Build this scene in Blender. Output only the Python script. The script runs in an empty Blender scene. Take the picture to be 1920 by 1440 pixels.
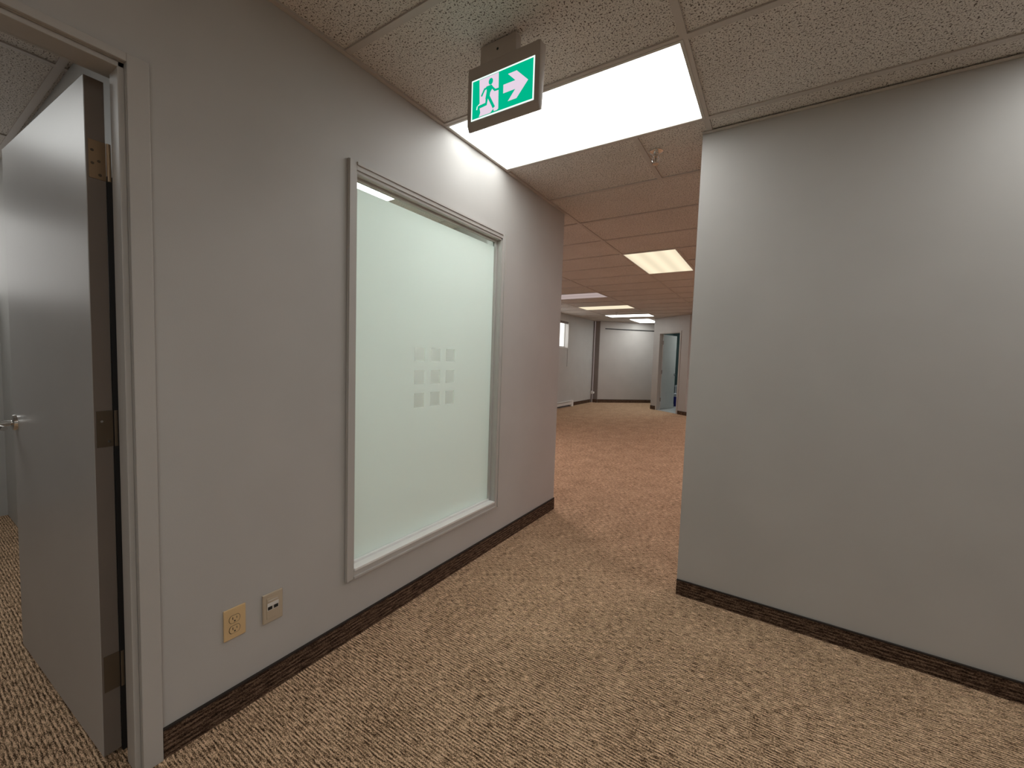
import bpy, bmesh, math, random
from mathutils import Vector, Matrix
random.seed(7)
C = bpy.context.scene.collection
sc = bpy.context.scene
PI = math.pi

# ------------------------------------------------------------------ camera
cam_d = bpy.data.cameras.new('camera')
cam = bpy.data.objects.new('camera', cam_d); C.objects.link(cam)
cam_d.sensor_fit = 'HORIZONTAL'; cam_d.sensor_width = 36.0
cam_d.lens = 769.3012 / 1920 * 36.0
cam_d.clip_start = 0.02; cam_d.clip_end = 200
r_ = Vector((0.84134907, 0.53952933, 0.03224673)); u_ = Vector((-0.06033045, 0.03445625, 0.99758358)); f_ = Vector((-0.5371145, 0.84126147, -0.06153978))
m = Matrix((r_, u_, -f_)).transposed().to_4x4(); m.translation = Vector((1.5966, -0.2364, 1.3350))
cam.matrix_world = m
cam_d.shift_y = -1.5 / 1920
sc.camera = cam

# ------------------------------------------------------------------ world, exposure
w = bpy.data.worlds.new('overcast_daylight'); sc.world = w; w.use_nodes = True
bg = w.node_tree.nodes['Background']; bg.inputs[0].default_value = (1.0, 0.90, 0.91, 1); bg.inputs[1].default_value = 2.2
sc.view_settings.view_transform = 'Standard'; sc.view_settings.look = 'None'
sc.view_settings.gamma = 1.0; sc.view_settings.use_curve_mapping = False
sc.view_settings.exposure = 0.0

# lamp strengths and colours (emission of the troffer lenses, built further down)
LENS_WARM = (1.0, 0.86, 0.62); NEUTRAL = (0.985, 1.0, 0.975); WARM = (1.0, 0.80, 0.58); COOL = (0.93, 1.0, 0.97); PINK = (1.0, 0.82, 0.81)
E_HALL, E_SIDE, E_BACK = 7.0, 8.5, 10.5
E_FAR_VIS, E_FAR = 1.08, 23.0
E_OFFICE, E_WINROOM, E_REST = 7.0, 20.0, 16.0

H = 2.5795; T = 0.6096; Y0 = 1.488; XG = 1.2259; G = 1.2192

# ------------------------------------------------------------------ materials
def new_mat(name, col=(.5,.5,.5), rough=.6, metal=0, spec=.5):
    mt = bpy.data.materials.new(name); mt.use_nodes = True
    b = mt.node_tree.nodes['Principled BSDF']
    b.inputs['Base Color'].default_value = (*col, 1); b.inputs['Roughness'].default_value = rough
    b.inputs['Metallic'].default_value = metal; b.inputs['Specular IOR Level'].default_value = spec
    return mt, mt.node_tree.nodes, mt.node_tree.links, b

def worldpos(N, L, scale=(1,1,1), rot=(0,0,0)):
    g = N.new('ShaderNodeNewGeometry'); mp = N.new('ShaderNodeMapping')
    mp.inputs['Scale'].default_value = scale; mp.inputs['Rotation'].default_value = rot
    L.new(g.outputs['Position'], mp.inputs['Vector']); return mp.outputs['Vector']
def noise(N, L, vec, scale, detail=2, rough=.5):
    n = N.new('ShaderNodeTexNoise'); n.inputs['Scale'].default_value = scale
    n.inputs['Detail'].default_value = detail; n.inputs['Roughness'].default_value = rough
    L.new(vec, n.inputs['Vector']); return n.outputs['Fac']
def ramp(N, L, fac, stops):
    r = N.new('ShaderNodeValToRGB'); e = r.color_ramp.elements
    while len(e) < len(stops): e.new(.5)
    for i, (p, c) in enumerate(stops):
        e[i].position = p; e[i].color = (*c, 1)
    L.new(fac, r.inputs['Fac']); return r.outputs['Color']
def bump(N, L, b, h, strength, dist):
    bp = N.new('ShaderNodeBump'); bp.inputs['Strength'].default_value = strength; bp.inputs['Distance'].default_value = dist
    L.new(h, bp.inputs['Height']); L.new(bp.outputs['Normal'], b.inputs['Normal'])
def mathn(N, L, op, a, b2=None):
    n = N.new('ShaderNodeMath'); n.operation = op
    if hasattr(a, 'links') or hasattr(a, 'is_linked'): L.new(a, n.inputs[0])
    else: n.inputs[0].default_value = a
    if b2 is not None:
        if hasattr(b2, 'is_linked'): L.new(b2, n.inputs[1])
        else: n.inputs[1].default_value = b2
    return n.outputs[0]

def paint(name, col, rough=.55, fine=260, amt=.05, spec=.4):
    mt, N, L, b = new_mat(name, col, rough, 0, spec)
    v = worldpos(N, L)
    n1 = noise(N, L, v, 3.0, 3); n2 = noise(N, L, v, fine, 2)
    lo = tuple(c * (1 - amt) for c in col); hi = tuple(c * (1 + amt) for c in col)
    L.new(ramp(N, L, n1, [(.3, lo), (.7, hi)]), b.inputs['Base Color'])
    bump(N, L, b, n2, .25, .0006)
    return mt
M = {}
M['wall'] = paint('grey_wall_paint', (.50, .485, .465), .5, 240, .03)
M['wall_light'] = paint('pale_wall_paint', (.52, .52, .505), .55, 240, .03)
M['trim'] = paint('grey_trim_paint', (.50, .48, .455), .42, 300, .03)
M['sill_lit'] = paint('lit_sill_paint', (.86, .86, .84), .35, 300, .02)  # trim made white to carry the strong light falling on the sill
M['door'] = paint('semi_gloss_grey_door_paint', (.43, .42, .41), .36, 120, .03, .6)
M['door_edge'] = paint('brown_grey_door_edge', (.20, .165, .14), .6, 200, .08)
M['white'] = paint('white_enamel', (.72, .72, .70), .35, 200, .02)
M['plenum'] = new_mat('dark_plenum', (.05, .045, .04), .9)[0]
M['black'] = new_mat('gap_and_jack_black', (.008, .007, .007), .6)[0]
M['dark'] = new_mat('dark_void', (.03, .03, .03), .8)[0]
M['rail'] = paint('ceiling_rail_enamel', (.54, .49, .45), .5, 200, .02)
M['fixture'] = paint('fixture_enamel', (.58, .55, .51), .4, 200, .02)
M['column'] = paint('brownish_column_paint', (.22, .19, .175), .6, 200, .04)
M['chrome'] = new_mat('chrome', (.75, .74, .72), .13, 1)[0]
M['steel'] = new_mat('satin_steel', (.55, .55, .55), .25, 1)[0]
M['brass'] = new_mat('aged_brass_hinge', (.42, .30, .19), .38, .8)[0]
M['hinge_brown'] = new_mat('painted_brown_hinge', (.12, .09, .06), .45, .3)[0]
M['almond'] = paint('almond_plastic', (.70, .50, .27), .35, 200, .01)
M['ivory'] = paint('ivory_plastic', (.52, .43, .32), .4, 200, .01)
M['label'] = new_mat('off_white_label', (.75, .72, .68), .5)[0]
M['sign_body'] = paint('sign_housing_taupe', (.46, .40, .35), .5, 200, .02)
M['teal'] = paint('dark_teal_paint', (.05, .085, .085), .5)
M['blue'] = new_mat('blue_plastic', (.03, .03, .35), .35)[0]
M['bag'] = new_mat('white_bag', (.8, .8, .85), .5)[0]
M['vinyl'] = paint('pale_vinyl_floor', (.55, .56, .56), .3, 100, .04)
SINK = (-.72, 13.58); BIN = (-.875, 13.16)
M['ground'] = new_mat('outside_ground', (.3, .3, .28), .9)[0]

# carpet: loop pile in short strands that run along x, darker pits between the loops
def carpet(name, tan, mid, dark, row=.0052, strand=.034, axis='x', bs=1.0, cpos=(.42, .54, .66)):
    mt, N, L, b = new_mat(name, mid, .95, 0, .1)
    g = N.new('ShaderNodeNewGeometry'); sp = N.new('ShaderNodeSeparateXYZ'); L.new(g.outputs['Position'], sp.inputs[0])
    if axis == 'x': a, o = sp.outputs['X'], sp.outputs['Y']
    elif axis == 'yz': a, o = sp.outputs['Y'], sp.outputs['Z']
    else: a, o = sp.outputs['X'], sp.outputs['Z']
    # gentle wander of the rows
    wn = noise(N, L, g.outputs['Position'], 22, 2)
    o2 = mathn(N, L, 'ADD', o, mathn(N, L, 'MULTIPLY', wn, .004))
    cmb = N.new('ShaderNodeCombineXYZ')
    L.new(mathn(N, L, 'DIVIDE', a, strand), cmb.inputs[0]); L.new(mathn(N, L, 'DIVIDE', o2, row), cmb.inputs[1])
    n1 = noise(N, L, cmb.outputs[0], 1.0, 1.5, .5)
    vs = worldpos(N, L, (.5, 1, 1) if axis != 'yz' else (1, .5, 1)); n2 = noise(N, L, vs, 330, 2, .65)
    n3 = noise(N, L, g.outputs['Position'], 5, 3, .5)
    rib = mathn(N, L, 'SINE', mathn(N, L, 'MULTIPLY', o2, 2 * PI / (row * 2.2)))
    s = mathn(N, L, 'ADD', mathn(N, L, 'MULTIPLY', n1, .47), mathn(N, L, 'MULTIPLY', n2, .61))
    s = mathn(N, L, 'ADD', s, mathn(N, L, 'MULTIPLY', rib, .05))
    s = mathn(N, L, 'ADD', s, mathn(N, L, 'MULTIPLY', mathn(N, L, 'SUBTRACT', n3, .5), .08))
    L.new(ramp(N, L, s, [(cpos[0], dark), (cpos[1], mid), (cpos[2], tan)]), b.inputs['Base Color'])
    bump(N, L, b, s, .9 * bs, .006)
    return mt
M['carpet'] = carpet('brown_loop_carpet', (.93, .67, .45), (.41, .262, .156), (.055, .030, .017), cpos=(.425, .535, .625))
M['base_y'] = carpet('carpet_base_along_y', (.235, .155, .105), (.088, .052, .034), (.022, .013, .009), .0075, .045, 'yz')
M['base_x'] = carpet('carpet_base_along_x', (.235, .155, .105), (.088, .052, .034), (.022, .013, .009), .0075, .045, 'xz')
M['bind'] = new_mat('dark_binding_tape', (.022, .014, .010), .8)[0]

# mineral fibre ceiling tile: worm-eaten pits
def tile_mat():
    mt, N, L, b = new_mat('fissured_ceiling_tile', (.5, .46, .42), .9, 0, .1)
    v = worldpos(N, L, (1, 1, 0))
    w1 = noise(N, L, v, 130, 2.0, .55); w2 = noise(N, L, v, 260, 1.5, .5); big = noise(N, L, v, 2.2, 2)
    s = mathn(N, L, 'MINIMUM', w1, mathn(N, L, 'ADD', w2, .03))
    pit = ramp(N, L, s, [(.375, (0.0, 0.0, 0.0)), (.425, (1, 1, 1))])
    base = ramp(N, L, big, [(.3, (.70, .65, .60)), (.7, (.76, .71, .66))])
    mx = N.new('ShaderNodeMix'); mx.data_type = 'RGBA'
    L.new(pit, mx.inputs['Factor']); mx.inputs[6].default_value = (.16, .13, .11, 1); L.new(base, mx.inputs[7])
    L.new(mx.outputs[2], b.inputs['Base Color'])
    bump(N, L, b, pit, .7, .003)
    return mt
M['tile'] = tile_mat()

def film_mat():
    mt = bpy.data.materials.new('frosted_window_film'); mt.use_nodes = True
    N, L = mt.node_tree.nodes, mt.node_tree.links; N.clear()
    o = N.new('ShaderNodeOutputMaterial'); t = N.new('ShaderNodeBsdfTranslucent'); d = N.new('ShaderNodeBsdfDiffuse'); mx = N.new('ShaderNodeMixShader')
    t.inputs[0].default_value = (.92, .95, .93, 1); d.inputs[0].default_value = (.86, .90, .87, 1)
    mx.inputs[0].default_value = .5
    L.new(t.outputs[0], mx.inputs[1]); L.new(d.outputs[0], mx.inputs[2]); L.new(mx.outputs[0], o.inputs[0])
    return mt
M['film'] = film_mat()
def glass_mat():
    mt = bpy.data.materials.new('clear_glass'); mt.use_nodes = True
    N, L = mt.node_tree.nodes, mt.node_tree.links; N.clear()
    o = N.new('ShaderNodeOutputMaterial'); t = N.new('ShaderNodeBsdfTransparent'); d = N.new('ShaderNodeBsdfGlossy'); mx = N.new('ShaderNodeMixShader')
    mx.inputs[0].default_value = .06
    t.inputs[0].default_value = (.90, .94, .92, 1); d.inputs['Roughness'].default_value = .03
    L.new(t.outputs[0], mx.inputs[1]); L.new(d.outputs[0], mx.inputs[2]); L.new(mx.outputs[0], o.inputs[0])
    return mt
M['glass'] = glass_mat()

def lens_mat(name, col, e, along='x', tubes=2, flat=.72):
    """prismatic lens lit by fluorescent tubes lying along one axis"""
    mt = bpy.data.materials.new(name); mt.use_nodes = True
    N, L = mt.node_tree.nodes, mt.node_tree.links; N.clear()
    o = N.new('ShaderNodeOutputMaterial'); em = N.new('ShaderNodeEmission')
    tc = N.new('ShaderNodeTexCoord'); sp = N.new('ShaderNodeSeparateXYZ'); L.new(tc.outputs['Object'], sp.inputs[0])
    c = sp.outputs['Y'] if along == 'x' else sp.outputs['X']
    k = mathn(N, L, 'MULTIPLY', c, 2 * PI * tubes / .58)
    cs = mathn(N, L, 'COSINE', mathn(N, L, 'ADD', k, PI if tubes % 2 == 0 else 0))
    st = mathn(N, L, 'ADD', mathn(N, L, 'MULTIPLY', cs, e * (1 - flat)), e * flat)
    em.inputs[0].default_value = (*col, 1); L.new(st, em.inputs[1]); L.new(em.outputs[0], o.inputs[0])
    return mt
def emis(name, col, e):
    mt = bpy.data.materials.new(name); mt.use_nodes = True
    N, L = mt.node_tree.nodes, mt.node_tree.links; N.clear()
    o = N.new('ShaderNodeOutputMaterial'); em = N.new('ShaderNodeEmission')
    em.inputs[0].default_value = (*col, 1); em.inputs[1].default_value = e; L.new(em.outputs[0], o.inputs[0])
    return mt
M['sign_green'] = emis('backlit_green_panel', (0.0, .50, .27), .95)
M['sign_white'] = emis('backlit_white_panel', (.80, .66, .78), 1.0)
M['sign_edge'] = emis('backlit_white_border', (.85, 1.0, .93), 1.1)

# ------------------------------------------------------------------ mesh helpers
def add_box(bm, x0, x1, y0, y1, z0, z1, bev=0):
    b2 = bmesh.new() if bev else bm
    vs = [b2.verts.new((x, y, z)) for z in (z0, z1) for y in (y0, y1) for x in (x0, x1)]
    for f in ((0,2,3,1), (4,5,7,6), (0,1,5,4), (2,6,7,3), (0,4,6,2), (1,3,7,5)):
        b2.faces.new([vs[i] for i in f])
    if bev:
        bmesh.ops.bevel(b2, geom=b2.edges[:], offset=bev, segments=2, affect='EDGES', profile=.5)
        tmp = bpy.data.meshes.new('t'); b2.to_mesh(tmp); b2.free(); bm.from_mesh(tmp); bpy.data.meshes.remove(tmp)
    return bm
def box(*a, bev=0): return add_box(bmesh.new(), *a, bev=bev)
def add_cyl(bm, p0, p1, r0, r1=None, n=20, cap=True):
    r1 = r0 if r1 is None else r1
    p0, p1 = Vector(p0), Vector(p1); d = (p1 - p0)
    q = d.to_track_quat('Z', 'Y').to_matrix()
    rings = []
    for p, r in ((p0, r0), (p1, r1)):
        rings.append([bm.verts.new(p + q @ Vector((r*math.cos(2*PI*i/n), r*math.sin(2*PI*i/n), 0))) for i in range(n)])
    for i in range(n):
        bm.faces.new((rings[0][i], rings[0][(i+1) % n], rings[1][(i+1) % n], rings[1][i]))
    if cap: bm.faces.new(rings[0][::-1]); bm.faces.new(rings[1])
    return bm
def add_lathe(bm, prof, c=(0,0,0), n=28):
    rings = [[bm.verts.new((c[0] + r*math.cos(2*PI*i/n), c[1] + r*math.sin(2*PI*i/n), c[2] + z)) for i in range(n)] for r, z in prof]
    for a, b in zip(rings, rings[1:]):
        for i in range(n): bm.faces.new((a[i], a[(i+1) % n], b[(i+1) % n], b[i]))
    bm.faces.new(rings[0][::-1]); bm.faces.new(rings[-1]); return bm
def add_tube(bm, pts, r, n=10):
    pts = [Vector(p) for p in pts]; rings = []
    for i, p in enumerate(pts):
        d = (pts[min(i+1, len(pts)-1)] - pts[max(i-1, 0)]).normalized(); q = d.to_track_quat('Z', 'Y').to_matrix()
        rings.append([bm.verts.new(p + q @ Vector((r*math.cos(2*PI*k/n), r*math.sin(2*PI*k/n), 0))) for k in range(n)])
    for a, b in zip(rings, rings[1:]):
        for i in range(n): bm.faces.new((a[i], a[(i+1) % n], b[(i+1) % n], b[i]))
    bm.faces.new(rings[0][::-1]); bm.faces.new(rings[-1]); return bm
def add_poly_xz(bm, pts, y0, y1):
    """flat polygon in the x/z plane, thickened from y0 (front) to y1"""
    a = [bm.verts.new((x, y0, z)) for x, z in pts]; b = [bm.verts.new((x, y1, z)) for x, z in pts]
    bm.faces.new(a); bm.faces.new(b[::-1]); n = len(pts)
    for i in range(n): bm.faces.new((a[i], b[i], b[(i+1) % n], a[(i+1) % n]))
    return bm
def add_stroke_xz(bm, pts, wd, y0, y1):
    L_, R_ = [], []
    for i, p in enumerate(pts):
        p = Vector(p); d = (Vector(pts[min(i+1, len(pts)-1)]) - Vector(pts[max(i-1, 0)])).normalized()
        n = Vector((-d.y, d.x)) * wd / 2
        if 0 < i < len(pts)-1: n *= 1.12
        L_.append(tuple(p + n)); R_.append(tuple(p - n))
    return add_poly_xz(bm, L_ + R_[::-1], y0, y1)
def obj(name, bm, mt, parent=None, loc=None, smooth=False, fix=True):
    if fix: bmesh.ops.recalc_face_normals(bm, faces=bm.faces[:])
    me = bpy.data.meshes.new(name); bm.to_mesh(me); bm.free()
    me.materials.append(mt)
    if smooth:
        for p in me.polygons: p.use_smooth = True
        me.set_sharp_from_angle(angle=math.radians(35))
    o = bpy.data.objects.new(name, me); C.objects.link(o)
    if loc: o.location = loc
    if parent: o.parent = parent
    return o
def struct(name, bm, mt):
    o = obj(name, bm, mt); o['kind'] = 'structure'; return o
def tag(o, label, cat, group=None):
    o['label'] = label; o['category'] = cat
    if group: o['group'] = group
    return o
def thing(name, label, cat, loc=(0,0,0), rotz=0, group=None):
    o = bpy.data.objects.new(name, None); C.objects.link(o); o.empty_display_size = .1
    o.location = loc; o.rotation_euler = (0, 0, rotz); return tag(o, label, cat, group)
def sempty(name, loc=(0,0,0), rotz=0):
    o = bpy.data.objects.new(name, None); C.objects.link(o); o.empty_display_size = .1
    o.location = loc; o.rotation_euler = (0, 0, rotz); o['kind'] = 'structure'; return o
def wall_seg(name, A, B, th, mt, z0=0, z1=H, holes=(), side=1):
    """wall from A to B; its visible face lies on line AB, its thickness goes to the left (side=1) or right (-1) of A>B"""
    A, B = Vector(A), Vector(B); Lg = (B - A).length; ang = math.atan2(B.y - A.y, B.x - A.x)
    bm = bmesh.new(); ya, yb = (0, th) if side > 0 else (-th, 0)
    cuts = sorted(holes); s = 0
    for (s0, s1, h0, h1) in cuts:
        add_box(bm, s, s0, ya, yb, z0, z1)
        if h0 > z0: add_box(bm, s0, s1, ya, yb, z0, h0)
        if h1 < z1: add_box(bm, s0, s1, ya, yb, h1, z1)
        s = s1
    add_box(bm, s, Lg, ya, yb, z0, z1)
    bmesh.ops.remove_doubles(bm, verts=bm.verts[:], dist=1e-5)
    o = struct(name, bm, mt); o.location = (A.x, A.y, 0); o.rotation_euler = (0, 0, ang); return o

# ------------------------------------------------------------------ room shell
WZ = H + .002
struct('floor', box(-3.55, 5.1, -3.0, 15.2, -.10, 0), M['carpet'])
# near hall, left wall with the open door and the frosted window
wall_seg('wall_left', (0, -2.8), (0, 3.014), .12, M['wall'], z1=WZ, holes=[(2.8-.765, 2.8+.200, 0, 2.15), (2.8+.930, 2.8+2.085, .322, 2.165)])
wall_seg('wall_right', (1.1913, 2.2414), (4.98, 2.2414), .12, M['wall'], z1=WZ)
wall_seg('wall_near', (-3.32, -2.8), (4.98, -2.8), .12, M['wall'], z1=H+.16, side=-1)
wall_seg('wall_right_end', (4.98, -2.8), (4.98, 11.0), .12, M['wall'], z1=H+.16, side=-1)
wall_seg('wall_left_end', (-3.32, -2.8), (-3.32, 12.35), .14, M['wall_light'], z1=H+.16, side=1,
         holes=[(2.8-.95, 2.8+.285, 1.655, 2.36), (2.8+.9, 2.8+2.3, 1.655, 2.36), (2.8+4.2, 2.8+5.6, 1.655, 2.40), (2.8+8.2, 2.8+10.315, 1.655, 2.40)])
wall_seg('wall_partition', (-3.32, .295), (-.12, .295), .10, M['wall_light'], z1=WZ)
wall_seg('wall_office_back', (-3.32, 3.014), (-.12, 3.014), .12, M['wall'], z1=WZ, side=-1)
# far room
DA, DB = Vector((-1.368, 11.86)), Vector((-.285, 10.993)); dd = (DB - DA).normalized(); DL = (DB - DA).length; dang = math.atan2(dd.y, dd.x)
wall_seg('wall_far_diagonal', DA, DB, .12, M['wall'], z1=WZ, holes=[(.262, 1.080, 0, 2.15)])
wall_seg('wall_far_right', (-.285, 11.0), (4.98, 11.0), .12, M['wall'], z1=WZ)
wall_seg('wall_far_back', (-3.12, 12.24), (-1.17, 14.19), .12, M['wall'], z1=WZ)
wall_seg('wall_far_return', (-1.368, 11.86), (-1.368, 14.0), .10, M['wall'], z1=WZ, side=-1)
# structural column in the far left corner
col = sempty('trim_1', (0, 0, 0))
obj('column_face', box(-3.265, -3.12, 12.20, 12.40, 0, WZ), M['column'], col)
obj('column_base', box(-3.268, -3.118, 12.190, 12.21, 0, .105), M['base_x'], col)
tr = struct('trim_2', bmesh.new(), M['dark'])
bm = box(.165, 2.2, -.016, .0, 2.338, 2.366); bm.to_mesh(tr.data); bm.free(); tr.location = (-3.12, 12.24, 0); tr.rotation_euler = (0, 0, PI/4)
# rest room behind the far door
wall_seg('wall_restroom_side', (-1.262, 11.93), (-1.262, 13.9), .004, M['teal'], z1=WZ, side=-1)
wall_seg('wall_restroom_back', (-1.26, 13.9), (1.2, 13.9), .1, M['teal'], z1=WZ)
wall_seg('wall_restroom_right', (1.2, 11.12), (1.2, 13.9), .1, M['teal'], z1=WZ, side=-1)
fl = bmesh.new()
pts = [(-1.25, 11.785), (-.20, 10.945+.11), (-.15, 11.125), (1.2, 11.125), (1.2, 13.9), (-1.25, 13.9)]
pts = [(DA + dd*.262 + Vector((-dd.y, dd.x))*.01)[:], (DA + dd*1.080 + Vector((-dd.y, dd.x))*.01)[:], (DA + dd*1.080 + Vector((-dd.y, dd.x))*.13)[:], (-.15, 11.125), (1.2, 11.125), (1.2, 13.9), (-1.25, 13.9), (-1.25, 11.93), (DA + dd*.262 + Vector((-dd.y, dd.x))*.13)[:]]
a = [fl.verts.new((x, y, .006)) for x, y in pts]; b = [fl.verts.new((x, y, -.02)) for x, y in pts]
fl.faces.new(a); fl.faces.new(b[::-1])
for i in range(len(a)): fl.faces.new((a[i], b[i], b[(i+1) % len(a)], a[(i+1) % len(a)]))
struct('floor_restroom', fl, M['vinyl'])

# baseboards of carpet strip with a dark binding along the top edge
def base_run(name, A, B, h, mt, th=.009, side=-1):
    A, B = Vector(A), Vector(B); Lg = (B - A).length; ang = math.atan2(B.y - A.y, B.x - A.x)
    y0, y1 = (-th, 0) if side < 0 else (0, th)
    o = sempty(name, (A.x, A.y, 0), ang)
    obj('carpet_strip', box(0, Lg, y0, y1, 0, h - .004), mt, o)
    obj('binding', box(0, Lg, y0 - .0015 if side < 0 else y0, y1 if side < 0 else y1 + .0015, h - .006, h), M['bind'], o); return o
base_run('baseboard_left', (0, .232), (0, 3.014), .103, M['base_y'])
base_run('baseboard_right', (1.1913, 2.2414), (4.98, 2.2414), .090, M['base_x'])
base_run('baseboard_far_left', (-3.32, 10.76), (-3.32, 12.13), .10, M['base_y'])
base_run('baseboard_far_back', (-3.12, 12.24), (-1.37, 13.99), .104, M['base_x'])
base_run('baseboard_far_diagonal', DA, DA + dd*.225, .105, M['base_x'])
base_run('baseboard_far_door', DA + dd*1.125, DB, .095, M['base_x'])
base_run('baseboard_far_right', (-.285, 11.0), (4.98, 11.0), .095, M['base_x'])

# ------------------------------------------------------------------ suspended ceiling
ceil = struct('ceiling', box(-3.5, 5.1, -2.95, 15.2, H+.16, H+.22), M['plenum'])
XMIN, XMAX, YMIN, YMAX = -3.32, 4.98, -2.8, 14.2
xl = [XG - G + G*i for i in range(-3, 5)]          # runner lines along y
yl = [Y0 + T*k for k in range(-8, 22)]
RW = .014
lights = {}   # (i, k) cells covered by fixtures: filled below
def cell(i): return (max(XMIN, XG - G + G*i), min(XMAX, XG - G + G*(i+1)))
FIX = [ # x0, x1, k0, k1, colour, strength, along, tubes, label, group
 (cell(0)[0], cell(0)[1], 0, 1, NEUTRAL, E_HALL, 'x', 2, 'large white fluorescent troffer directly behind the green exit sign'),
 (XG-G, XG-G+T, 5, 7, LENS_WARM, E_FAR_VIS, 'y', 3, 'warm yellowish troffer in the doorway view, nearest of the far lights'),
 (cell(-2)[0], cell(-2)[1], 12, 13, LENS_WARM, E_FAR_VIS, 'x', 2, 'thin warm yellow troffer above the far room, beside a tiny sprinkler'),
 (cell(-2)[0], cell(-2)[1], 15, 16, NEUTRAL, E_FAR_VIS*5, 'x', 2, 'white troffer between the thin yellow one and the rearmost one'),
 (-2.125, -1.515, 17, 19, NEUTRAL, E_FAR_VIS*9, 'y', 3, 'rearmost white troffer, cut off by the far door wall corner'),
 (cell(-2)[0], cell(-2)[1], 9, 10, (1.0, .80, .76), .48, 'x', 2, 'unlit troffer high left in the far room, its pinkish glare painted as glow'),  # switched off; a weak emission stands in for glare on its lens
 # outside the frame
 (cell(2)[0], cell(2)[1], 0, 1, NEUTRAL, E_SIDE, 'x', 2, 'ceiling troffer beside the right wall, just outside the picture'),
 (cell(1)[0], cell(1)[1], -5, -4, NEUTRAL, E_BACK*.75, 'x', 2, 'added ceiling troffer behind the viewer'),  # no fixture known here; added to light the hall from behind
 (cell(2)[0], cell(2)[1], -5, -4, NEUTRAL, E_BACK, 'x', 2, 'second added ceiling troffer behind the viewer, on the right'),  # added so the lower right wall gets frontal light
 (cell(2)[0], cell(2)[0]+T, 5, 7, PINK, E_FAR, 'y', 3, 'added warm troffer behind the right wall'),  # unseen lamp added to warm the far room floor
 (cell(2)[0], cell(2)[1], 9, 10, PINK, E_FAR, 'x', 2, 'second added warm troffer behind the right wall'),  # also added, its glow meant for the far floor
 (cell(1)[0], cell(1)[1], 13, 14, PINK, E_FAR*.6, 'x', 2, 'third added warm troffer behind the right wall'),  # weaker unseen lamp added for the same far-room warmth
 (cell(-2)[0], cell(-2)[1], 4, 5, PINK, E_FAR*1.0, 'x', 2, 'added warm troffer hidden behind the left wall'),  # added out of sight to brighten the far room
 (cell(-2)[0], cell(-2)[1], -4, -3, NEUTRAL, E_OFFICE, 'x', 2, 'troffer inside the office with the open door'),
 (cell(-1)[0], cell(-1)[0]+T, -1, 1, COOL, E_WINROOM, 'y', 3, 'bright troffer seen through the top gap of the frosted window'),
 (cell(-2)[0], cell(-2)[0]+T, -1, 1, COOL, E_WINROOM, 'y', 3, 'second troffer inside the room behind the frosted window'),
 (-.30, .30, 18, 20, COOL, E_REST, 'y', 3, 'cool troffer inside the small room behind the far door'),
]
def overlap(x0, x1, y0, y1):
    for f in FIX:
        a0, a1, b0, b1 = f[0], f[1], Y0 + T*f[2], Y0 + T*f[3]
        if x0 < a1 - .01 and x1 > a0 + .01 and y0 < b1 - .01 and y1 > b0 + .01: return (a0, a1, b0, b1)
    return None
ZT = H + .007
tile_cache = {}
def tile(x0, x1, y0, y1):
    # ceiling spaces that no wall encloses and no eye reaches are skipped
    key = (round(x1-x0, 3), round(y1-y0, 3))
    if key[0] < .03 or key[1] < .03: return
    if key in tile_cache:
        o = bpy.data.objects.new('ceiling_tile', tile_cache[key]); C.objects.link(o); o.parent = ceil
    else:
        hw, hh = (x1-x0)/2 - .001, (y1-y0)/2 - .001
        o = obj('ceiling_tile', box(-hw, hw, -hh, hh, 0, .015), M['tile'], ceil); tile_cache[key] = o.data
    o.location = ((x0+x1)/2, (y0+y1)/2, ZT)
def rail(x0, x1, y0, y1):
    obj('ceiling_rail', box(x0, x1, y0, y1, H, H+.009), M['rail'], ceil)
for i in range(-3, 4):
    x0, x1 = cell(i)
    if x1 - x0 < .02: continue
    for k in range(-8, 21):
        y0, y1 = max(YMIN, Y0 + T*k), min(YMAX, Y0 + T*(k+1))
        if y1 - y0 < .02: continue
        ov = overlap(x0, x1, y0, y1)
        if ov is None:
            if (i, k) == (0, 1):
                tile(x0, .861, y0, y1); tile(.861, x1, y0, y1); rail(.861-RW, .861+RW, y0+RW, y1-RW)
            else: tile(x0, x1, y0, y1)
        else:
            if ov[0] > x0 + .02: tile(x0, ov[0], y0, y1)
            if ov[1] < x1 - .02: tile(ov[1], x1, y0, y1); rail(ov[1]-RW, ov[1]+RW, y0+RW, y1-RW)
for x in xl:
    if XMIN < x < XMAX:
        rail(x-RW, x+RW, YMIN, YMAX)
for y in yl:
    if YMIN < y < YMAX:
        for i in range(-3, 4):
            x0, x1 = cell(i)
            a, b = overlap(x0, x1, y-.3, y-.02), overlap(x0, x1, y+.02, y+.3)
            if a and b and a == b and (a[1]-a[0]) < .7:
                if a[0] - x0 > .05: rail(x0+RW, a[0]-.002, y-RW, y+RW)
                if x1 - a[1] > .05: rail(a[1]+RW, x1-RW, y-RW, y+RW)
            else: rail(x0+RW, x1-RW, y-RW, y+RW)

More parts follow.
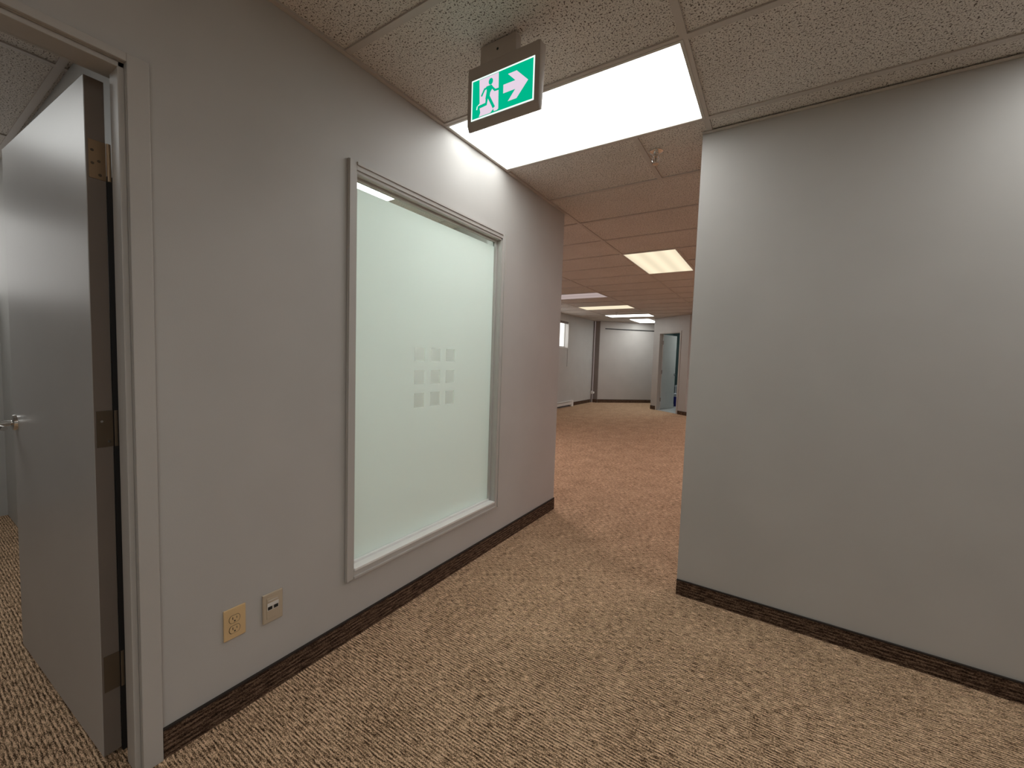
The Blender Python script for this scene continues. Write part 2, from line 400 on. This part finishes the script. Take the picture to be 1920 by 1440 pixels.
lens_cache = {}
for n, (x0, x1, k0, k1, colr, e, along, tubes, lab) in enumerate(FIX):
    y0, y1 = Y0 + T*k0, Y0 + T*k1
    x0 = max(x0, XMIN)
    cx, cy, hw, hh = (x0+x1)/2, (y0+y1)/2, (x1-x0)/2, (y1-y0)/2
    seen = n < 6
    t = thing('ceiling_light', lab, 'ceiling light', (cx, cy, H - .002), 0, 'fluorescent ceiling troffers')
    fw = .017
    fr = bmesh.new()
    for q in ((-hw+.004, hw-.004, -hh+.004, -hh+fw), (-hw+.004, hw-.004, hh-fw, hh-.004), (-hw+.004, -hw+fw, -hh+fw, hh-fw), (hw-fw, hw-.004, -hh+fw, hh-fw)):
        add_box(fr, *q, 0, .030)
    obj('frame', fr, M['fixture'], t)
    flat = .92 if e < 1.2 else .72
    key = (colr, e, along, tubes)
    if key not in lens_cache: lens_cache[key] = lens_mat('emissive_lens', colr, e, along, tubes, flat)
    obj('lens', box(-hw+fw, hw-fw, -hh+fw, hh-fw, .004, .008), lens_cache[key], t)
    obj('housing', box(-hw+fw, hw-fw, -hh+fw, hh-fw, .03, .10), M['white'], t)

# thin wall angles where ceiling meets wall
def angle(name, A, B, mt=None):
    A, B = Vector(A), Vector(B); Lg = (B-A).length
    o = struct(name, box(0, Lg, -.022, -.001, H-.0045, H-.0005), mt or M['rail']); o.location = (A.x, A.y, 0); o.rotation_euler = (0, 0, math.atan2(B.y-A.y, B.x-A.x))
    return o
angle('trim_3', (1.1913, 2.2414), (4.98, 2.2414))
angle('trim_4', (0, 2.12), (0, 3.014)); angle('trim_5', (0, -2.8), (0, 1.47))
angle('trim_7', DA, DB)

# ------------------------------------------------------------------ frosted interior window
win = sempty('window_1')
oy0, oy1, oz0, oz1 = .8957, 2.1165, .286, 2.168
iy0, iy1, iz0, iz1 = .945, 2.070, .330, 2.128
def profile_piece(a, b, face, lip):
    """casing board with a raised outer lip; a,b are (y0,y1,z0,z1) rectangles"""
    bm = bmesh.new(); add_box(bm, .0005, face, *a, bev=.0015); add_box(bm, .0005, lip, *b, bev=.0012); return bm
obj('casing', profile_piece((oy0, iy0-.008, oz0, oz1), (oy0+.002, oy0+.016, oz0+.002, oz1-.002), .011, .017), M['trim'], win)
obj('casing', profile_piece((iy1+.006, oy1, oz0, oz1), (oy1-.016, oy1-.002, oz0+.002, oz1-.002), .011, .017), M['trim'], win)
obj('casing', profile_piece((iy0-.008, iy1+.006, iz1+.004, oz1), (iy0-.008, iy1+.006, oz1-.016, oz1-.002), .011, .017), M['trim'], win)
obj('casing', profile_piece((iy0-.008, iy1+.006, oz0, iz0-.006), (iy0-.008, iy1+.006, oz0+.002, oz0+.014), .011, .017), M['trim'], win)
# lining of the opening
obj('jamb', box(-.119, .004, .931, .943, .323, 2.132), M['trim'], win)
obj('jamb', box(-.119, .004, 2.072, 2.084, .323, 2.132), M['trim'], win)
obj('head', box(-.062, .004, .931, 2.084, 2.120, 2.1645), M['trim'], win)
sl = bmesh.new(); add_box(sl, -.119, .013, .943, 2.072, .323, .335, bev=.002)
obj('sill', sl, M['sill_lit'], win)
# glazing stops, in front of and behind the pane
def stop(x0, x1):
    for q in ((.943, .955, .335, 2.120), (2.060, 2.072, .335, 2.120)): obj('glazing_stop', box(x0, x1, *q, bev=.001), M['trim'], win)
    obj('glazing_stop', box(x0, x1, .955, 2.060, 2.120 - (.010 if x0 > -.05 else .003), 2.120 + (0 if x0 > -.05 else .006), bev=.001), M['trim'], win)
    obj('glazing_stop', box(x0, x1, .955, 2.060, .335, .347, bev=.001), M['sill_lit'], win)
stop(-.048, -.030); stop(-.075, -.055)
pane = obj('pane', box(-.0545, -.0500, .9435, 2.0715, .336, 2.1195), M['glass'], win)
# frosted film with nine square openings, on the hall side of the pane
fy = [.957] + [v for c0 in (1.353, 1.480, 1.606) for v in (c0, c0+.0775)] + [2.0715]
fz = [.347, 1.046, 1.125, 1.174, 1.2505, 1.302, 1.3755, 2.081]
fb = bmesh.new()
for i in range(7):
    for k in range(7):
        if i % 2 == 1 and k % 2 == 1: continue
        add_box(fb, -.0495, -.0490, fy[i], fy[i+1], fz[k], fz[k+1])
bmesh.ops.remove_doubles(fb, verts=fb.verts[:], dist=1e-6)
fb.verts.index_update()
# drop inner walls shared by neighbouring cells
seen_f = {}
for f in fb.faces[:]:
    seen_f.setdefault(tuple(sorted(v.index for v in f.verts)), []).append(f)
dup_f = [f for fs in seen_f.values() if len(fs) > 1 for f in fs]
bmesh.ops.delete(fb, geom=dup_f, context='FACES_ONLY')
fo = obj('frosted_film', fb, M['film'], win); fo['label'] = 'pale green frosted film with a grid of nine clear squares'

# ------------------------------------------------------------------ office door (open) and its steel frame
d1 = sempty('door_1')
jy = .180   # inner face of the hinge jamb
hz = 2.131
ly = -.745
fr = bmesh.new()
# hinge-side jamb: casing returns on both wall faces, jamb face and stop
add_box(fr, .0, .012, jy, .230, 0, hz+.024, bev=.002); add_box(fr, -.135, -.1205, jy, .230, 0, hz+.024, bev=.002)
add_box(fr, -.1205, .0, jy, .199, 0, hz)
fj = obj('frame_jamb', fr, M['trim'], d1)
obj('door_stop', box(-.078, -.008, jy-.015, jy, 0, hz-.0, bev=.002), M['trim'], fj)
fr = bmesh.new()
add_box(fr, .0, .012, ly-.05, ly, 0, hz+.024, bev=.002); add_box(fr, -.135, -.1205, ly-.05, ly, 0, hz+.024, bev=.002); add_box(fr, -.1205, .0, ly-.019, ly, 0, hz)
fj2 = obj('frame_jamb', fr, M['trim'], d1); obj('door_stop', box(-.078, -.008, ly, ly+.015, 0, hz, bev=.002), M['trim'], fj2)
fr = bmesh.new()
add_box(fr, .0, .012, ly, jy, hz, hz+.024, bev=.002); add_box(fr, -.135, -.1205, ly, jy, hz, hz+.024, bev=.002); add_box(fr, -.1205, .0, ly, jy, hz, hz+.018)
fh = obj('frame_head', fr, M['trim'], d1); obj('door_stop', box(-.078, -.008, ly, jy, hz-.015, hz, bev=.002), M['trim'], fh)
sg = obj('gap_shade', box(-.136, -.126, .1655, .1795, .012, 1.84), M['black'], d1)  # black strip standing in for the shade in the gap behind the door
# leaf, hinged at the hall end of its own x axis, opened a little past square into the office
LW = .965
ang = math.atan2(.078-.121, -1.0)
leaf = obj('door_leaf', box(0, LW, -.044, 0, .02, 2.112, bev=.0015), M['door'], d1)
leaf.location = (-.131, .121, 0); leaf.rotation_euler = (0, 0, PI + math.atan2(.043, .999))
obj('leaf_edge', box(-.0012, .0006, -.0425, -.0015, .022, 2.11), M['door_edge'], leaf)['label'] = 'brown unpainted hinge edge'
def hinge(z0, z1, mt, holes=True):
    bm = box(-.0032, -.0010, -.0435, -.006, z0, z1); h = obj('hinge', bm, mt, leaf)
    kn = add_cyl(bmesh.new(), (-.004, -.0495, z0), (-.004, -.0495, z1), .0052, n=14); obj('hinge_knuckle', kn, mt, leaf)
    return h
h1 = hinge(1.825, 1.935, M['brass']); h1['label'] = 'bare brass hinge plate'
hinge(1.020, 1.132, M['hinge_brown']); hinge(.232, .350, M['hinge_brown'])
for (yy, zz) in ((-.014, 1.905), (-.028, 1.877), (-.014, 1.868), (-.030, 1.838), (-.033, 1.036), (-.018, 1.100)):
    obj('hinge_screw', add_cyl(bmesh.new(), (-.0030, yy, zz), (-.0042, yy, zz), .0042, .0036, n=12), M['hinge_brown'] if zz > 1.5 else M['steel'], leaf)
# lever handle on the face towards the viewer (+y of the leaf's own axes points to -y of the world)
hx, hzz = LW-.045, 1.0
hb = bmesh.new()
add_cyl(hb, (hx, 0, hzz), (hx, .010, hzz), .033, .031, n=28); add_cyl(hb, (hx, .010, hzz), (hx, .014, hzz), .031, .022, n=28)
add_cyl(hb, (hx, .012, hzz), (hx, .058, hzz), .0115, n=18)
add_tube(hb, [(hx+.004, .055, hzz), (hx-.02, .058, hzz), (hx-.06, .058, hzz-.001), (hx-.10, .056, hzz-.004), (hx-.118, .050, hzz-.006)], .0095, 14)
obj('door_handle', hb, M['chrome'], leaf, smooth=True)
hb = bmesh.new()
add_cyl(hb, (hx, -.044, hzz), (hx, -.054, hzz), .033, .031, n=28); add_tube(hb, [(hx, -.05, hzz), (hx, -.095, hzz), (hx-.02, -.10, hzz), (hx-.11, -.10, hzz-.003)], .0095, 12)
obj('door_handle', hb, M['chrome'], leaf, smooth=True)
obj('latch_plate', box(LW, LW+.0015, -.035, -.009, hzz-.03, hzz+.03), M['steel'], leaf)

# ------------------------------------------------------------------ outside windows in the end wall
def ext_window(name, y0, y1, z0, z1, mull):
    o = sempty(name)
    x0, x1 = -3.46, -3.32
    for q in ((y0, y0+.012, z0, z1), (y1-.012, y1, z0, z1), (y0+.012, y1-.012, z0, z0+.012), (y0+.012, y1-.012, z1-.012, z1)):
        obj('reveal', box(x0, x1+.004, *q), M['white'], o)
    for q in ((y0+.012, y0+.026, z0+.012, z1-.012), (y1-.026, y1-.012, z0+.012, z1-.012), (y0+.026, y1-.026, z0+.012, z0+.05), (y0+.026, y1-.026, z1-.05, z1-.012)):
        obj('sash', box(-3.440, -3.425, *q), M['white'], o)
    obj('pane', box(-3.430, -3.426, y0+.026, y1-.026, z0+.05, z1-.05), M['glass'], o)
ext_window('window_2', -.95, .285, 1.655, 2.36, (-.33,))
ext_window('window_3', .9, 2.3, 1.655, 2.36, (1.6,))
ext_window('window_4', 4.2, 5.6, 1.655, 2.40, (4.9,))
ext_window('window_5', 8.2, 10.315, 1.655, 2.40, (9.1, 10.0))
# dark blind rail at the head of the far window
wv = bpy.data.objects['window_5']
obj('blind_rail', box(-3.36, -3.33, 8.22, 10.30, 2.325, 2.385, bev=.003), M['column'], wv)

# ------------------------------------------------------------------ far door and the small room behind it
n_ = Vector((-dd.y, dd.x))
d2 = sempty('door_2', (DA.x, DA.y, 0), dang)
for (a, b_) in ((.228, .275), (1.065, 1.115)):
    bm = bmesh.new(); add_box(bm, a, b_, -.014, .0, 0, 2.19, bev=.002); add_box(bm, a + (.034 if a < .5 else 0), b_ - (0 if a < .5 else .034), 0, .12, 0, 2.14)
    obj('frame_jamb', bm, M['trim'], d2)
bm = bmesh.new(); add_box(bm, .275, 1.065, -.014, 0, 2.138, 2.19, bev=.002); add_box(bm, .275, 1.065, 0, .12, 2.132, 2.149)
obj('frame_head', bm, M['trim'], d2)
lf = obj('door_leaf', box(0, .775, 0, .044, .018, 2.12, bev=.002), M['wall_light'], d2)
lf.location = (.291, .105, 0); lf.rotation_euler = (0, 0, math.radians(113))
for z0 in (.24, 1.02, 1.84):
    hg = bmesh.new(); add_box(hg, -.003, .001, .002, .040, z0, z0+.11); add_cyl(hg, (-.005, -.004, z0), (-.005, -.004, z0+.11), .008, n=12)
    obj('hinge', hg, M['column'], lf)
hb = bmesh.new(); add_cyl(hb, (.715, 0, 1.0), (.715, -.012, 1.0), .032, n=20); add_cyl(hb, (.715, -.01, 1.0), (.715, -.055, 1.0), .011, n=12)
add_tube(hb, [(.715, -.052, 1.0), (.68, -.055, 1.0), (.61, -.053, .997)], .010, 10)
obj('door_handle', hb, M['steel'], lf, smooth=True)

# ------------------------------------------------------------------ things in the small room
def rr(px_s, px_t): p = DA + dd*px_s + n_*px_t; return p.x, p.y
x, y = SINK
t = thing('side_table', 'low white table glimpsed behind the blue bin past the far open door', 'table', (x, y, .006))
obj('tabletop', box(-.30, .30, -.22, .22, .585, .635, bev=.004), M['bag'], t)
for q in ((-.27, -.19), (.27, -.19), (-.27, .19), (.27, .19)):
    obj('leg', box(q[0]-.022, q[0]+.022, q[1]-.022, q[1]+.022, 0, .585, bev=.003), M['bag'], t)
x, y = BIN
t = thing('waste_bin', 'blue plastic bin with a white liner behind the far door', 'bin', (x, y, .006))
obj('body', add_lathe(bmesh.new(), [(.095, 0), (.10, .01), (.125, .36), (.132, .365), (.132, .38), (.120, .38), (.118, .35), (.09, .02)], n=28), M['blue'], t, smooth=True)
obj('liner', add_lathe(bmesh.new(), [(.126, .30), (.138, .355), (.140, .385), (.128, .392), (.122, .385), (.112, .30)], n=28), M['bag'], t, smooth=True)

# ------------------------------------------------------------------ column pipe, cable, heater in the far room
t = thing('conduit_pipe', 'thin vertical pipe running floor to ceiling beside the far column', 'pipe', (-3.292, 12.165, 0))
obj('pipe', add_cyl(bmesh.new(), (0, 0, 0), (0, 0, H), .019, n=14), M['column'], t, smooth=True)
vb = bmesh.new(); add_cyl(vb, (0, 0, .27), (0, 0, .37), .034, n=16); add_cyl(vb, (0, 0, .32), (.07, -.03, .32), .018, n=12); add_cyl(vb, (.068, -.03, .32), (.082, -.036, .32), .035, n=14)
obj('valve', vb, M['white'], t, smooth=True)
tag(obj('wall_cable', add_tube(bmesh.new(), [(-3.316, 10.285, 1.648), (-3.316, 10.285, 1.14)], .004, 6), M['column']), 'thin grey cable hanging straight down from the far window corner', 'cable')
t = thing('baseboard_heater', 'low white baseboard heater under the far window', 'heater', (-3.32, 8.3, 0))
obj('casing', box(.001, .060, 0, 2.27, .145, .165, bev=.003), M['white'], t)
obj('front_panel', box(.052, .060, 0, 2.27, .055, .135, bev=.002), M['white'], t)
obj('back_plate', box(.001, .008, 0, 2.27, .02, .16), M['dark'], t)
obj('heating_fins', box(.012, .046, .05, 2.25, .05, .12), M['dark'], t)
obj('end_cap', box(.001, .066, 2.27, 2.40, .0, .172, bev=.004), M['white'], t)
obj('end_cap', box(.001, .066, -.13, 0, .0, .172, bev=.004), M['white'], t)

# ------------------------------------------------------------------ exit sign
SX, SY = .6305, 1.13
t = thing('exit_sign', 'green and white running-man exit sign with right arrow, hung from the ceiling', 'exit sign', (0, 0, 0))
t.location = (SX, SY, H)
def L2(p): return (p[0] - SX, p[1] - H)
bm = bmesh.new()
# housing, front at y=0, tapering to the back and chamfered below
prof = [(0, 2.509-H), (.046, 2.509-H), (.030, 2.272-H), (.012, 2.262-H), (.0, 2.288-H)]
xa, xb = .462-SX, .800-SX
a = [bm.verts.new((xa, y, z)) for y, z in prof]; b = [bm.verts.new((xb, y, z)) for y, z in prof]
bm.faces.new(a); bm.faces.new(b[::-1])
for i in range(5): bm.faces.new((a[i], b[i], b[(i+1) % 5], a[(i+1) % 5]))
bmesh.ops.bevel(bm, geom=bm.edges[:], offset=.0035, segments=2, affect='EDGES', profile=.5)
obj('housing', bm, M['sign_body'], t, smooth=True)
cb = box(.520-SX, .690-SX, .004, .040, 2.505-H, 0, bev=.002)
cn = obj('ceiling_canopy', cb, M['sign_body'], t)
obj('canopy_screw', add_cyl(bmesh.new(), (.604-SX, .0035, 2.545-H), (.604-SX, .006, 2.545-H), .005, n=12), M['dark'], t)
gx0, gx1, gz0, gz1 = .4835, .7795, 2.2975, 2.4565
bd = .0055
bm = bmesh.new()
for q in ((gx0, gx1, gz1-bd, gz1), (gx0, gx1, gz0, gz0+bd), (gx0, gx0+bd, gz0+bd, gz1-bd), (gx1-bd, gx1, gz0+bd, gz1-bd)):
    add_box(bm, q[0]-SX, q[1]-SX, -.0012, .001, q[2]-H, q[3]-H)
obj('sign_border', bm, M['sign_edge'], t)
obj('green_panel', box(gx0+bd-SX, gx1-bd-SX, -.0008, .001, gz0+bd-H, gz1-bd-H), M['sign_green'], t)
door_p = [(0.523, 2.449), (0.617, 2.449), (0.619, 2.312), (0.612, 2.308), (0.598, 2.308), (0.595, 2.318), (0.580, 2.306), (0.524, 2.306), (0.531, 2.320), (0.527, 2.338)]
obj('doorway_symbol', add_poly_xz(bmesh.new(), [L2(p) for p in door_p], -.0014, -.0006), M['sign_white'], t)
bm = bmesh.new()
add_stroke_xz(bm, [L2(p) for p in [(.512, 2.336), (.514, 2.347), (.527, 2.355)]], .004, -.0014, -.0006)
obj('foot_outline', bm, M['sign_edge'], t)
bm = bmesh.new(); k = 18
add_poly_xz(bm, [L2((.580 + .0105*math.cos(2*PI*i/k), 2.4265 + .0125*math.sin(2*PI*i/k))) for i in range(k)], -.0020, -.0013)
add_stroke_xz(bm, [L2(p) for p in [(.572, 2.409), (.550, 2.405), (.535, 2.382)]], .0075, -.0020, -.0013)
add_stroke_xz(bm, [L2(p) for p in [(.582, 2.407), (.601, 2.387), (.621, 2.386)]], .0080, -.00202, -.0013)
add_poly_xz(bm, [L2(p) for p in [(.558, 2.413), (.584, 2.413), (.592, 2.402), (.578, 2.385), (.575, 2.366), (.555, 2.366), (.561, 2.395)]], -.0020, -.0013)
add_stroke_xz(bm, [L2(p) for p in [(.563, 2.372), (.559, 2.346), (.517, 2.343)]], .0115, -.00203, -.0013)
add_stroke_xz(bm, [L2(p) for p in [(.569, 2.374), (.598, 2.322)]], .0115, -.00204, -.0013)
obj('running_figure', bm, M['sign_green'], t)
arrow = [(.641, 2.394), (.696, 2.394), (.661, 2.428), (.701, 2.428), (.753, 2.378), (.703, 2.326), (.664, 2.326), (.697, 2.362), (.641, 2.362)]
obj('arrow_symbol', add_poly_xz(bmesh.new(), [L2(p) for p in arrow], -.0014, -.0006), M['sign_white'], t)

# ------------------------------------------------------------------ sprinkler heads
def sprinkler(loc, lab):
    t = thing('sprinkler_head', lab, 'sprinkler', loc, 0, 'pendent sprinkler heads')
    obj('escutcheon', add_lathe(bmesh.new(), [(.040, 0), (.040, -.003), (.030, -.008), (.018, -.010)], n=32), M['chrome'], t, smooth=True)
    obj('body', add_lathe(bmesh.new(), [(.015, -.005), (.015, -.024), (.011, -.026), (.011, -.032)], n=20), M['chrome'], t, smooth=True)
    for s in (-1, 1):
        obj('frame_arm', add_tube(bmesh.new(), [(s*.010, 0, -.028), (s*.019, 0, -.038), (s*.020, 0, -.050), (s*.013, 0, -.062), (s*.003, 0, -.068)], .0028, 8), M['chrome'], t, smooth=True)
    obj('glass_bulb', add_lathe(bmesh.new(), [(.0015, -.030), (.0035, -.038), (.0035, -.055), (.0015, -.064)], n=12), M['hinge_brown'], t, smooth=True)
    bm = bmesh.new(); add_lathe(bm, [(.006, -.066), (.007, -.070), (.019, -.072), (.019, -.0735), (.004, -.074)], n=24)
    obj('deflector', bm, M['chrome'], t, smooth=True)
    return t
sprinkler((.925, 2.322, H+.006), 'chrome sprinkler head hanging just past the large lit troffer')
t = sprinkler((-1.93, 10.20, H+.006), 'tiny sprinkler head between two lit troffers in the far room')

# ------------------------------------------------------------------ wall plates under the window
t = thing('power_outlet', 'almond duplex power outlet low on the left wall', 'outlet', (0, .443, .3455))
obj('cover_plate', box(.0002, .0062, -.036, .036, -.0565, .0575, bev=.0022), M['almond'], t)
for zc in (.0165, -.0215):
    rb = bmesh.new(); pts = []
    for i in range(28):
        an = 2*PI*i/28; yy = .0172*math.cos(an); zz = .0172*math.sin(an)
        pts.append((yy, max(-.0132, min(.0132, zz))))
    a = [rb.verts.new((.0064, p[0]-.0015, p[1]+zc)) for p in pts]; b = [rb.verts.new((.0080, p[0]*.97-.0015, p[1]*.97+zc)) for p in pts]
    rb.faces.new(a); rb.faces.new(b)
    for i in range(28): rb.faces.new((a[i], a[(i+1) % 28], b[(i+1) % 28], b[i]))
    bmesh.ops.remove_doubles(rb, verts=rb.verts[:], dist=1e-6)
    rc = obj('receptacle', rb, M['almond'], t)
    sb = bmesh.new(); add_box(sb, .0078, .0083, -.0092, -.0068, zc-.001, zc+.0085); add_box(sb, .0078, .0083, .0040, .0060, zc, zc+.0078)
    add_cyl(sb, (.0078, -.0015, zc-.0068), (.0083, -.0015, zc-.0068), .0028, n=12)
    obj('slots', sb, M['dark'], rc)
    rim = bmesh.new()
    obj('recess_line', add_tube(rim, [(.0064, p[0]*1.06-.0015, p[1]*1.06+zc) for p in pts + pts[:1]], .0007, 6), M['hinge_brown'], rc)
obj('plate_screw', add_cyl(bmesh.new(), (.006, 0, -.002), (.0072, 0, -.002), .0030, n=14), M['almond'], t)
t = thing('data_jack_plate', 'ivory network wall plate with two black jacks, nearer the window', 'outlet', (0, .576, .3395))
obj('cover_plate', box(.0002, .0085, -.0375, .0375, -.058, .058, bev=.003), M['ivory'], t)
obj('insert', box(.0080, .0098, -.024, .0215, -.042, .041, bev=.0012), M['ivory'], t)
obj('label_strip', box(.0095, .0112, -.0225, .0200, .0085, .0205, bev=.0005), M['label'], t)
for a in (-.0215, .0008):
    j = obj('jack', box(.0095, .0106, a-.0012, a+.0192, -.0082, .0085, bev=.0004), M['label'], t)
    obj('jack_opening', box(.0104, .0109, a+.0008, a+.0172, -.0062, .0068), M['black'], j)
obj('insert_lip', box(.0095, .0112, -.0195, .0170, .0290, .0305), M['label'], t)
